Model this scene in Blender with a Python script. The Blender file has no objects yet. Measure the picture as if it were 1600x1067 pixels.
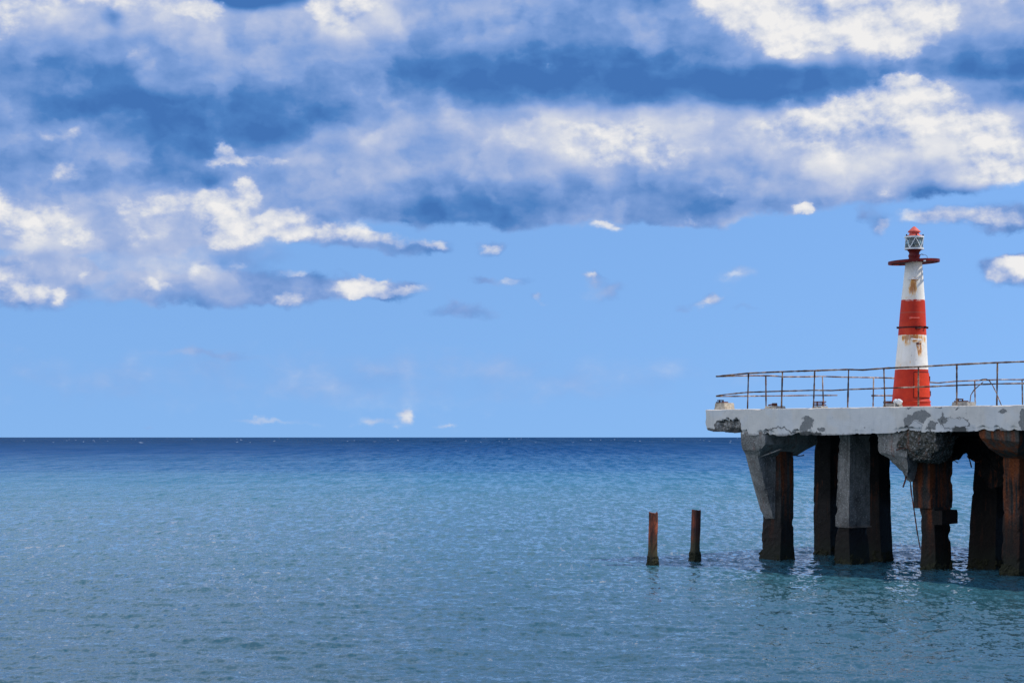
import bpy, bmesh, math, random
import numpy as np
from mathutils import Vector, noise

random.seed(7)
scene = bpy.context.scene
R = math.radians
# ------------------------------------------------------------------ camera
F = 70.0 / 36.0 * 1600.0          # focal length in photograph pixels
H = 3.5                           # eye height over the water
HY = 683.0                        # horizon row in the photograph
cd = bpy.data.cameras.new("camera")
cam = bpy.data.objects.new("camera", cd)
scene.collection.objects.link(cam)
cam.location = (0, 0, H)
cam.rotation_euler = (R(90), 0, 0)
cd.lens = 70; cd.sensor_width = 36; cd.shift_y = (HY - 533.5) / 1600.0
cd.clip_start = 0.5; cd.clip_end = 90000
scene.camera = cam
scene.render.resolution_x = 1024; scene.render.resolution_y = 682
scene.view_settings.view_transform = 'Standard'
scene.view_settings.look = 'None'
scene.view_settings.exposure = 0.0
scene.view_settings.gamma = 1.0

# ------------------------------------------------------------------ sun
SUN_EL, SUN_AZ = 50.0, 3.0      # azimuth measured from +X towards +Y
sv = Vector((math.cos(R(SUN_EL)) * math.cos(R(SUN_AZ)), math.cos(R(SUN_EL)) * math.sin(R(SUN_AZ)), math.sin(R(SUN_EL))))
sd = bpy.data.lights.new("sun", 'SUN'); sd.energy = 4.2; sd.angle = R(0.55); sd.color = (1.0, 0.955, 0.89)
so = bpy.data.objects.new("sun", sd); scene.collection.objects.link(so)
so.rotation_euler = (-sv).to_track_quat('-Z', 'Y').to_euler()
so.location = (30, -10, 40)


# ------------------------------------------------------------------ node helper
class NT:
    def __init__(s, tree):
        s.t = tree; s.n = tree.nodes; s.l = tree.links
        s.n.clear()
    def put(s, sock, v):
        if v is None: return
        if isinstance(v, bpy.types.NodeSocket): s.l.new(v, sock)
        else:
            if sock.type == 'RGBA' and isinstance(v, (tuple, list)) and len(v) == 3: v = (*v, 1)
            sock.default_value = v
    def node(s, t, **kw):
        n = s.n.new(t)
        for k, v in kw.items(): setattr(n, k, v)
        return n
    def m(s, op, a, b=None, c=None, clamp=False):
        n = s.node('ShaderNodeMath', operation=op, use_clamp=clamp)
        s.put(n.inputs[0], a); s.put(n.inputs[1], b); s.put(n.inputs[2], c)
        return n.outputs[0]
    def v(s, op, a, b=None, c=None):
        n = s.node('ShaderNodeVectorMath', operation=op)
        s.put(n.inputs[0], a)
        if op == 'SCALE': s.put(n.inputs[3], b)
        else: s.put(n.inputs[1], b)
        if c is not None: s.put(n.inputs[2], c)
        return n.outputs['Value'] if op in ('LENGTH', 'DOT_PRODUCT', 'DISTANCE') else n.outputs[0]
    def noise(s, vec, scale, detail=4, rough=0.5, dist=0.0, color=False, dim='3D'):
        n = s.node('ShaderNodeTexNoise'); n.noise_dimensions = dim
        s.put(n.inputs['Vector'], vec); s.put(n.inputs['Scale'], scale); s.put(n.inputs['Detail'], detail)
        s.put(n.inputs['Roughness'], rough); s.put(n.inputs['Distortion'], dist)
        return n.outputs['Color' if color else 0]
    def mr(s, val, a, b, c=0.0, d=1.0, smooth=False):
        n = s.node('ShaderNodeMapRange', interpolation_type='SMOOTHSTEP' if smooth else 'LINEAR', clamp=True)
        s.put(n.inputs[0], val); s.put(n.inputs[1], a); s.put(n.inputs[2], b); s.put(n.inputs[3], c); s.put(n.inputs[4], d)
        return n.outputs[0]
    def ramp(s, fac, stops, interp='LINEAR'):
        n = s.node('ShaderNodeValToRGB'); cr = n.color_ramp; cr.interpolation = interp
        while len(cr.elements) < len(stops): cr.elements.new(0.5)
        for e, (p, c) in zip(cr.elements, stops):
            e.position = p; e.color = (*c, 1) if len(c) == 3 else c
        s.put(n.inputs[0], fac)
        return n.outputs[0]
    def mix(s, fac, a, b, blend='MIX'):
        n = s.node('ShaderNodeMix', data_type='RGBA', blend_type=blend, clamp_factor=True)
        s.put(n.inputs[0], fac); s.put(n.inputs[6], a); s.put(n.inputs[7], b)
        return n.outputs[2]
    def xyz(s, vec):
        n = s.node('ShaderNodeSeparateXYZ'); s.put(n.inputs[0], vec); return n.outputs
    def comb(s, x=0.0, y=0.0, z=0.0):
        n = s.node('ShaderNodeCombineXYZ'); s.put(n.inputs[0], x); s.put(n.inputs[1], y); s.put(n.inputs[2], z); return n.outputs[0]
    def blobs(s, vec, items, start=0.0):
        """sum of soft ellipses: (cx, cy, rx, ry, amp[, inner[, rot_deg]])"""
        acc = start
        for it in items:
            cx, cy, rx, ry, amp = it[:5]
            inner = it[5] if len(it) > 5 else 0.0
            rot = it[6] if len(it) > 6 else 0.0
            if rot:
                mp = s.node('ShaderNodeMapping', vector_type='TEXTURE')
                s.put(mp.inputs[0], vec); mp.inputs[1].default_value = (cx, cy, 0)
                mp.inputs[2].default_value = (0, 0, R(rot)); mp.inputs[3].default_value = (rx, ry, 1)
                q = mp.outputs[0]
            else:
                q = s.v('MULTIPLY_ADD', vec, (1 / rx, 1 / ry, 0), (-cx / rx, -cy / ry, 0))
            f = s.mr(s.v('LENGTH', q), inner, 1.0, amp, 0.0, smooth=True)
            acc = f if (isinstance(acc, float) and acc == 0.0) else s.m('ADD', acc, f)
        return acc


# ------------------------------------------------------------------ world: sky with clouds
world = bpy.data.worlds.new("World"); scene.world = world; world.use_nodes = True
W = NT(world.node_tree)
sky = W.node('ShaderNodeTexSky', sky_type='NISHITA')
sky.sun_disc = False; sky.sun_elevation = R(SUN_EL)
sky.sun_rotation = R(90 - SUN_AZ)
sky.air_density = 1.0; sky.dust_density = 0.2; sky.ozone_density = 3.0; sky.altitude = 0
tc = W.node('ShaderNodeTexCoord')
dx, dy, dz = W.xyz(tc.outputs['Generated'])
az = W.m('ARCTAN2', dx, dy)
hyp = W.m('SQRT', W.m('ADD', W.m('MULTIPLY', dx, dx), W.m('MULTIPLY', dy, dy)))
el = W.m('ARCTAN2', dz, hyp)
# P: bearing and height over the horizon in units of 1.84 degrees; x grows to the east, y downwards
P = W.comb(W.m('MULTIPLY_ADD', az, F / 100, 8.0), W.m('MULTIPLY_ADD', el, -F / 100, HY / 100), 0.0)
Ps = W.v('MULTIPLY', P, (0.9, 1.25, 1.0))
def nz(scale, detail, rough, vec=None): return W.v('SUBTRACT', W.noise(vec or Ps, scale, detail, rough, color=True), (0.5, 0.5, 0.5))
w1 = W.v('SCALE', nz(0.9, 2, 0.5), 0.9)
w2 = W.v('SCALE', nz(3.2, 6, 0.62), 0.42)
PT_ = W.v('ADD', P, W.v('MULTIPLY', w1, (1.0, 0.45, 0.0)))
PW = W.v('ADD', PT_, W.v('MULTIPLY', w2, (1.0, 0.75, 0.0)))
PN = W.v('ADD', Ps, W.v('SCALE', w2, 0.25))
n1 = W.noise(PN, 1.15, 8, 0.52)
n2 = W.noise(W.v('ADD', PN, (0.17, -0.27, 0.0)), 1.15, 8, 0.52)
relief = W.m('SUBTRACT', n1, n2)
#CLOUDS-BEGIN
dens = [
    (8.0, -2.5, 19, 6.15, 1.0, 0.95),
    (0.3, 2.6, 5.5, 1.5, 0.8, 0.7),
    (0.2, 3.5, 1.3, .62, 0.75, .5), (1.35, 3.85, .5, .32, 0.7, .3),
    (2.6, 3.5, 1.7, .62, 0.7, .4), (3.9, 3.45, 1.5, .6, 0.7, .4), (5.6, 3.75, 1.9, .28, 0.72, .3, 8), (6.9, 3.85, .5, .2, .5, .2), (7.7, 3.9, .3, .2, .6, .2),
    (2.3, 4.1, 2.8, .5, 0.55, .5), (0.5, 4.5, 1.3, .5, 0.72, .5), (1.4, 4.35, .3, .22, .5),
    (3.1, 4.6, 2.2, .33, 0.65, .4), (4.6, 4.5, 2.0, .32, 0.7, .4), (5.9, 4.53, 1.2, .26, 0.75, .3), (4.6, 4.78, .8, .15, .5),
    (8.0, 4.42, .7, .16, .5), (7.5, 4.4, .3, .14, .5), (9.3, 4.55, .7, .25, .32), (7.3, 4.85, 1.0, .2, .25), (13.6, 3.45, .5, .3, .4), (8.5, 4.66, .3, .12, .62), (9.2, 4.4, .3, .16, .6), (9.5, 4.65, .45, .2, .3),
    (11.1, 4.75, .35, .16, .65), (10.7, 4.8, .3, .12, .4), (11.6, 4.3, .6, .2, .36), (11.8, 4.85, .5, .1, .28),
    (15.6, 4.25, .75, .26, .85, .3), (15.95, 4.45, .3, .2, .5), (16.2, 4.2, .6, .5, .5),
    (12.5, 3.3, .25, .16, .6), (9.45, 3.58, .4, .12, .5), (13.7, 3.68, .28, .25, .6), (13.4, 3.5, .2, .2, .4), (14.5, 3.48, .7, .22, .7), (15.5, 3.58, .8, .3, .75),
    (10.8, 3.42, .9, .2, .5),
    (6.32, 6.53, .26, .2, .5, .3), (5.8, 6.57, .4, .12, .4), (4.3, 6.62, 1.3, .08, .33), (3.3, 5.55, 1.2, .1, .24), (2.3, 6.65, .25, .09, .3), (7.0, 6.63, .3, .06, .3),
    (7.2, 4.9, .7, .2, .28), (5.5, 5.9, 11, .8, .30, .1), (15.6, 4.35, .9, .3, .5, .3), (15.6, 3.5, 1.3, .35, .5, .2),
]
puff = [
    (12.9, .1, 2.5, 1.0, 1.3, .5), (13.9, .6, 1.3, .65, 1.0, .3), (11.6, .4, 1.0, .5, 1.0), (12.6, .75, 1.3, .4, .5), (15.3, .3, 1.0, .8, .42),
    (3.85, -.05, 1.2, .4, -.8, .3), (1.0, .1, 1.0, .45, .7), (2.3, .2, 1.4, .55, .75), (3.2, .4, .6, .3, .75), (.2, .65, .8, .35, .45),
    (.5, .35, 1.2, .4, .5), (1.2, 3.3, 1.6, .3, .4), (2.9, 3.75, 1.6, .35, .45), (4.1, 3.65, .9, .4, .6), (14.9, 2.1, 1.2, .5, .5),
    (5.3, .15, .9, .6, .95), (6.0, .05, .6, .45, .45), (7.3, .0, 1.0, .25, .4),
    (9.5, 2.2, 1.2, .6, .85), (10.2, 2.55, 1.2, .4, .6), (9.2, 1.95, .6, .35, .4),
    (12.4, 2.1, 1.4, .65, .8), (13.7, 1.95, 1.6, .8, 1.0), (14.6, 1.8, .8, .5, .9), (14.1, 1.5, .45, .3, .5), (15.4, 2.3, 1.0, .6, .8), (15.8, 2.85, .8, .65, .95), (15.2, 2.7, .8, .4, .4), (13.2, 2.55, 1.9, .35, .42),
    (.5, 3.55, 1.1, .5, 1.1), (1.4, 3.85, .4, .28, .9), (.05, 3.2, .4, .45, .6), (.9, 2.35, .8, .25, .45), (1.1, 2.78, .6, .22, .55), (2.15, 2.5, .3, .2, .45),
    (3.55, 3.5, .65, .65, 1.05, .2), (3.9, 3.1, .35, .4, .9), (4.5, 3.4, .6, .45, 1.0), (2.9, 3.3, .8, .42, .7), (3.8, 2.63, 1.1, .2, .8), (3.5, 2.42, .3, .2, .6), (2.2, 3.4, .8, .35, .42),
    (5.4, 3.65, 1.1, .25, .75), (6.2, 3.75, .8, .2, .75), (6.85, 3.85, .45, .2, .85), (7.7, 3.9, .3, .18, .85),
    (.3, 4.28, .6, .28, .7), (.6, 4.65, .8, .35, .7), (1.4, 4.35, .22, .2, .85), (1.15, 4.6, .25, .3, .45), (.0, 4.6, .25, .5, .55),
    (3.3, 4.2, .5, .18, .6), (3.85, 4.18, .4, .12, .6), (4.6, 4.28, .5, .14, .8), (5.7, 4.5, .75, .32, 1.05, .2), (6.45, 4.55, .6, .17, .8), (4.5, 4.7, .8, .26, .8), (2.5, 4.55, .9, .22, .6),
    (8.0, 4.42, .45, .16, .8), (8.5, 4.66, .3, .16, .9), (9.2, 4.4, .3, .18, .75), (11.1, 4.75, .35, .2, .95), (11.5, 4.3, .4, .14, .4), (15.6, 4.3, 1.1, .36, .85),
    (13.72, 3.7, .35, .28, .85), (12.5, 3.3, .26, .18, .8), (9.45, 3.58, .4, .14, .75), (14.5, 3.48, .9, .28, .7), (15.4, 3.55, .9, .34, .65), (10.9, 3.4, .4, .16, .5), (6.32, 6.5, .3, .25, .7), (5.8, 6.57, .4, .14, .45),
]
tone = [
    (2.5, .4, 4.8, .9, .22, .2), (7, .4, 3.8, .9, .13, .2), (15.5, .6, 1.5, 1.0, .14),
    (3.2, 1.95, 3.8, .65, -.27, .1), (.5, 1.3, 1.6, .45, -.10), (9.2, 1.2, 4.8, .62, -.25, .2), (12.2, 1.42, 2.2, .42, -.25, .3), (15.6, 1.25, 1.3, .33, -.2, .4),
    (3.85, -.05, 1.3, .5, -.75, .5), (1.85, .45, .38, .33, -.38), (6.4, -.1, .35, .3, -.25),
    (8.5, 2.05, 5.2, .6, .12, .3), (13.5, 2.35, 3.4, .9, .22, .3), (8.0, 3.0, 4.6, .4, -.18), (7.5, 3.35, 3.9, .38, -.28, .2), (12, 3.2, 2.6, .3, -.20), (14.9, 3.15, 1.5, .26, -.45),
    (2, 2.4, 3.2, .5, .06), (1.8, 3.8, 4.2, 1.1, .27, .3), (2.5, 4.5, 4.4, .5, .10), (3.6, 4.82, 1.5, .22, -.16), (3.2, 2.97, .8, .25, -.22),
    (9.6, 2.75, 6.6, 1.15, .17, .82), (13.6, 2.1, 2.6, .9, .20, .3), (15.6, 2.6, 1.2, 1.0, .22, .3), (9.7, 2.3, 1.8, .7, .16, .2),
    (1.8, .35, 2.6, .6, .20, .2), (5.6, .2, 1.5, .7, .2, .2), (13.0, .3, 3.0, 1.0, .25, .6), (3.3, 3.4, 2.4, .65, .14, .3), (.5, 3.6, 1.4, .6, .14, .3),
    (11, 4.5, 7, .6, .15), (6, 6.6, 6, .5, .2, .4), (6, 6.0, 13, 1.0, .24, .5),
]
cov = W.blobs(PW, dens)
# the cover goes on as broken cloud higher up and all round
hi = W.mr(el, R(13), R(20))
broken = W.mr(W.noise(W.v('MULTIPLY', tc.outputs['Generated'], (1, 1, 2.4)), 3.2, 6, 0.55), 0.35, 0.75)
cov = W.m('ADD', W.m('MULTIPLY', cov, W.m('SUBTRACT', 1.0, W.m('MULTIPLY', hi, 0.6))), W.m('MULTIPLY', broken, W.m('MULTIPLY', hi, 0.5)))
n1c = W.m('SUBTRACT', n1, 0.5)
cov = W.m('ADD', cov, W.m('MULTIPLY', n1c, 0.75))
alpha = W.mr(cov, 0.10, 0.74, smooth=True)
T = W.blobs(PT_, tone, 0.30)
streaks = W.m('SUBTRACT', W.noise(W.v('MULTIPLY', PT_, (0.35, 1.3, 1.0)), 1.6, 5, 0.55), 0.5)
T = W.m('ADD', T, W.m('MULTIPLY', streaks, 0.22))
T = W.m('ADD', T, W.m('MULTIPLY', relief, 0.60))
lobe = W.mr(W.noise(W.v('ADD', PW, (3.3, 7.7, 0.0)), 0.62, 3, 0.42), 0.46, 0.56, smooth=True)
lobe2 = W.mr(W.noise(W.v('ADD', PW, (8.1, 2.7, 0.0)), 1.25, 3, 0.45), 0.47, 0.58, smooth=True)
T = W.m('ADD', T, W.m('MULTIPLY_ADD', lobe, 0.11, W.m('MULTIPLY_ADD', lobe2, 0.08, -0.11)))
M = W.blobs(PW, puff)
def billow(vec):
    v = W.node('ShaderNodeTexVoronoi', feature='F1'); v.normalize = True
    W.put(v.inputs['Vector'], vec); v.inputs['Scale'].default_value = 2.3; v.inputs['Detail'].default_value = 3.0; v.inputs['Roughness'].default_value = 0.55; v.inputs['Lacunarity'].default_value = 2.3
    return W.m('SUBTRACT', 0.36, v.outputs['Distance'])
b1 = billow(PN); b2 = billow(W.v('ADD', PN, (0.05, -0.09, 0.0)))
n3 = b1
relief2 = W.m('SUBTRACT', b1, b2)
M = W.m('ADD', W.m('ADD', M, W.m('MULTIPLY', n1c, 1.35)), W.m('MULTIPLY', n3, 0.70))
pm = W.m('ADD', W.m('MULTIPLY', W.mr(M, 0.30, 0.66, smooth=True), 0.6), W.m('MULTIPLY', W.mr(M, 0.0, 1.0, smooth=True), 0.4))
white = W.m('ADD', W.m('MULTIPLY_ADD', W.m('MINIMUM', M, 1.3), 0.20, 0.56), W.m('MULTIPLY', W.m('MINIMUM', W.m('MAXIMUM', relief, -0.25), 0.25), 1.6))
white = W.m('ADD', white, W.m('MULTIPLY', relief2, 0.75))
L = W.m('ADD', W.m('MULTIPLY', T, W.m('SUBTRACT', 1.0, pm)), W.m('MULTIPLY', white, pm))
# bearings the photograph does not show: broken cumulus added as fill for deck face and pillars, brightest opposite the sun
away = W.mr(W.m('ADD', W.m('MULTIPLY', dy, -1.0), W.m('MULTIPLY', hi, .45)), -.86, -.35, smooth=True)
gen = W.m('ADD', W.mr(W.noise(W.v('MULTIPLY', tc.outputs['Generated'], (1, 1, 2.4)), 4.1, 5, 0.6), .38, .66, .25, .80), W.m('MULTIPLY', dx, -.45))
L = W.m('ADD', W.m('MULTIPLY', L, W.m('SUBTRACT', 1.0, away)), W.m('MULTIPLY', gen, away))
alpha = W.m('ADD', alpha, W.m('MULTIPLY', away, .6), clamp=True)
cl = W.ramp(L, [(0.0, (.056, .172, .465)), (0.14, (.078, .220, .540)), (0.36, (.215, .355, .690)), (0.60, (.43, .515, .745)), (0.80, (.68, .71, .79)), (1.0, (.87, .86, .86))])
#CLOUDS-END
sky_vec = W.comb(dx, dy, W.m('MULTIPLY_ADD', dz, 0.3, 0.135)); W.l.new(W.v('NORMALIZE', sky_vec), sky.inputs[0])
skyc = W.v('MULTIPLY', sky.outputs[0], (0.82, 1.06, 1.44))
gain = W.m('ADD', 1.0, W.m('MULTIPLY', away, W.m('MULTIPLY_ADD', dx, -.75, .42)))  # unseen clouds boosted further, fill light for the pier's shaded faces
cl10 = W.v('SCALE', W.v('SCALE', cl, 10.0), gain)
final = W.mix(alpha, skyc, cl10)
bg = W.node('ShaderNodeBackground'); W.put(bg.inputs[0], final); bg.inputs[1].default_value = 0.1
wo = W.node('ShaderNodeOutputWorld'); W.l.new(bg.outputs[0], wo.inputs[0])
world.cycles.sampling_method = 'MANUAL'; world.cycles.sample_map_resolution = 512

# ------------------------------------------------------------------ tagging and mesh helpers
COL = scene.collection
def tag(o, label=None, cat=None, group=None, kind=None):
    if label: o['label'] = label
    if cat: o['category'] = cat
    if group: o['group'] = group
    if kind: o['kind'] = kind
    return o
def empty(name, loc):
    o = bpy.data.objects.new(name, None); COL.objects.link(o); o.location = loc; o.empty_display_size = .2
    return o
def mesh_obj(name, verts, faces, mat, parent=None, smooth=False):
    me = bpy.data.meshes.new(name)
    if parent is not None:
        pl = parent.matrix_basis.translation.copy()
        if parent.parent: pl = pl + parent.parent.matrix_basis.translation
        verts = [(v[0] - pl.x, v[1] - pl.y, v[2] - pl.z) for v in verts]
    me.from_pydata([tuple(v) for v in verts], [], faces)
    me.update()
    bm = bmesh.new(); bm.from_mesh(me); bmesh.ops.recalc_face_normals(bm, faces=bm.faces); bm.to_mesh(me); bm.free()
    if smooth: me.polygons.foreach_set('use_smooth', [True] * len(me.polygons))
    if mat: me.materials.append(mat)
    o = bpy.data.objects.new(name, me); COL.objects.link(o)
    if parent is not None: o.parent = parent
    return o
class MB:
    """collects shapes (world coordinates) for ONE part"""
    def __init__(s): s.v = []; s.f = []
    def add(s, v, f):
        k = len(s.v); s.v += [tuple(p) for p in v]; s.f += [tuple(i + k for i in q) for q in f]; return s
    def build(s, name, mat, parent=None, smooth=False): return mesh_obj(name, s.v, s.f, mat, parent, smooth)
def tube(pts, r, n=8, wob=0.0, seed=0.0):
    pts = [Vector(p) for p in pts]
    if len(pts) < 2: return [], []
    V, Fc = [], []
    for i, p in enumerate(pts):
        d = (pts[min(i + 1, len(pts) - 1)] - pts[max(i - 1, 0)]).normalized()
        up = Vector((0, 0, 1)) if abs(d.z) < .9 else Vector((1, 0, 0))
        x = d.cross(up).normalized(); y = d.cross(x).normalized()
        rr = r * (1 + wob * noise.noise(p * 9 + Vector((seed, 3, 1))) * 2) if wob else r
        for k in range(n):
            a = 2 * math.pi * k / n
            V.append(p + (x * math.cos(a) + y * math.sin(a)) * rr)
    for i in range(len(pts) - 1):
        for k in range(n):
            a, b = i * n + k, i * n + (k + 1) % n
            Fc.append((a, b, b + n, a + n))
    Fc.append(tuple(range(n))); Fc.append(tuple(range((len(pts) - 1) * n, len(pts) * n)))
    return V, Fc
def resample(pts, step):
    out = []
    for a, b in zip(pts[:-1], pts[1:]):
        a, b = Vector(a), Vector(b); k = max(1, int((b - a).length / step))
        for i in range(k): out.append(a.lerp(b, i / k))
    out.append(Vector(pts[-1]))
    return out
def box(c, ax, ay, az_, hx, hy, hz):
    c, ax, ay, az_ = Vector(c), Vector(ax), Vector(ay), Vector(az_)
    V = [c + ax * (sx * hx) + ay * (sy * hy) + az_ * (sz * hz) for sx in (-1, 1) for sy in (-1, 1) for sz in (-1, 1)]
    return V, [(0, 1, 3, 2), (4, 6, 7, 5), (0, 4, 5, 1), (2, 3, 7, 6), (0, 2, 6, 4), (1, 5, 7, 3)]
def lathe(prof, cx, cy, n=48, lean=(0, 0), z0=0.0, a0=0.0, a1=2 * math.pi):
    """prof: list of (r, z); closed round when a full turn"""
    full = abs(a1 - a0 - 2 * math.pi) < 1e-6; m = n if full else n + 1
    V, Fc = [], []
    for r, z in prof:
        for k in range(m):
            a = a0 + (a1 - a0) * k / n
            V.append((cx + lean[0] * (z - z0) + r * math.cos(a), cy + lean[1] * (z - z0) + r * math.sin(a), z))
    for i in range(len(prof) - 1):
        for k in range(n):
            a, b = i * m + k, i * m + (k + 1) % m
            Fc.append((a, b, b + m, a + m))
    if full and prof[0][0] > 1e-4: Fc.append(tuple(range(m)))
    if full and prof[-1][0] > 1e-4: Fc.append(tuple(range((len(prof) - 1) * m, len(prof) * m)))
    return V, Fc
def rough_loft(rings, seg=0.09, amp=0.018, freq=3.0, seed=0.0, chip=0.0):
    """rings of equal corner count, joined, subdivided and weathered"""
    rings = [[Vector(p) for p in r] for r in rings]; n = len(rings[0])
    ks = [max(1, int(max((r[i] - r[(i + 1) % n]).length for r in rings) / seg)) for i in range(n)]
    fine, corner = [], []
    for r in rings:
        o = []
        for i in range(n):
            for j in range(ks[i]): o.append(r[i].lerp(r[(i + 1) % n], j / ks[i]))
        fine.append(o)
    for i in range(n):
        for j in range(ks[i]): corner.append(j == 0)
    rows = []
    for a, b in zip(fine[:-1], fine[1:]):
        k = max(1, int(max((p - q).length for p, q in zip(a, b)) / seg))
        for i in range(k): rows.append([p.lerp(q, i / k) for p, q in zip(a, b)])
    rows.append(fine[-1])
    m = len(rows[0]); V, Fc = [], []
    sv_ = Vector((seed * 3.1, seed * 1.7, seed))
    for row in rows:
        cen = sum(row, Vector()) / m
        for i, p in enumerate(row):
            d = noise.noise_vector(p * freq * .5 + sv_) * amp * .55 + noise.noise_vector(p * freq * 3.3 + sv_) * amp * .32
            if corner[i] and chip:
                t = max(0.0, noise.fractal(p * 2.3 + sv_, .7, 2.2, 4) - .22) * chip * 2.2
                d += (cen - p).normalized() * t
            V.append(p + d)
    for i in range(len(rows) - 1):
        for k in range(m):
            a, b = i * m + k, i * m + (k + 1) % m
            Fc.append((a, b, b + m, a + m))
    Fc.append(tuple(range(m))); Fc.append(tuple(range((len(rows) - 1) * m, len(rows) * m)))
    return V, Fc

# ------------------------------------------------------------------ where the pier stands
CX, CY = 5.58, 57.5
A = Vector((0.636, -0.772, 0)).normalized()   # along the seaward edge, coming nearer
B = Vector((0.772, 0.636, 0)).normalized()    # across the deck, going away
CP = Vector((CX, CY, 0))
DZ = H + 0.80                                  # deck top
def st(s, t, z=0.0): return CP + A * s + B * t + Vector((0, 0, z))
def s_at(px, t):                               # distance along the edge where bearing px meets inset t
    k = (px - 800) / F
    return (k * (CY + B.y * t) - CX - B.x * t) / (A.x - k * A.y)
def t_at(px, s):
    k = (px - 800) / F
    return (k * (CY + A.y * s) - CX - A.x * s) / (B.x - k * B.y)
def zz(py, Y): return H + (HY - py) * Y / F
def on_front(px, py, t):
    s = s_at(px, t); p = st(s, t); p.z = zz(py, p.y); return p
def on_end(px, py, s):
    t = t_at(px, s); p = st(s, t); p.z = zz(py, p.y); return p

# ------------------------------------------------------------------ materials
def new_mat(name):
    m = bpy.data.materials.new(name); m.use_nodes = True
    t = NT(m.node_tree)
    b = t.node('ShaderNodeBsdfPrincipled'); o = t.node('ShaderNodeOutputMaterial')
    t.l.new(b.outputs[0], o.inputs[0])
    pos = t.node('ShaderNodeNewGeometry').outputs['Position']
    return m, t, b, pos
def bump(t, b, h, strength=0.5, dist=0.02):
    n = t.node('ShaderNodeBump'); n.inputs['Strength'].default_value = strength; n.inputs['Distance'].default_value = dist
    t.put(n.inputs['Height'], h); t.l.new(n.outputs[0], b.inputs['Normal'])

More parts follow.
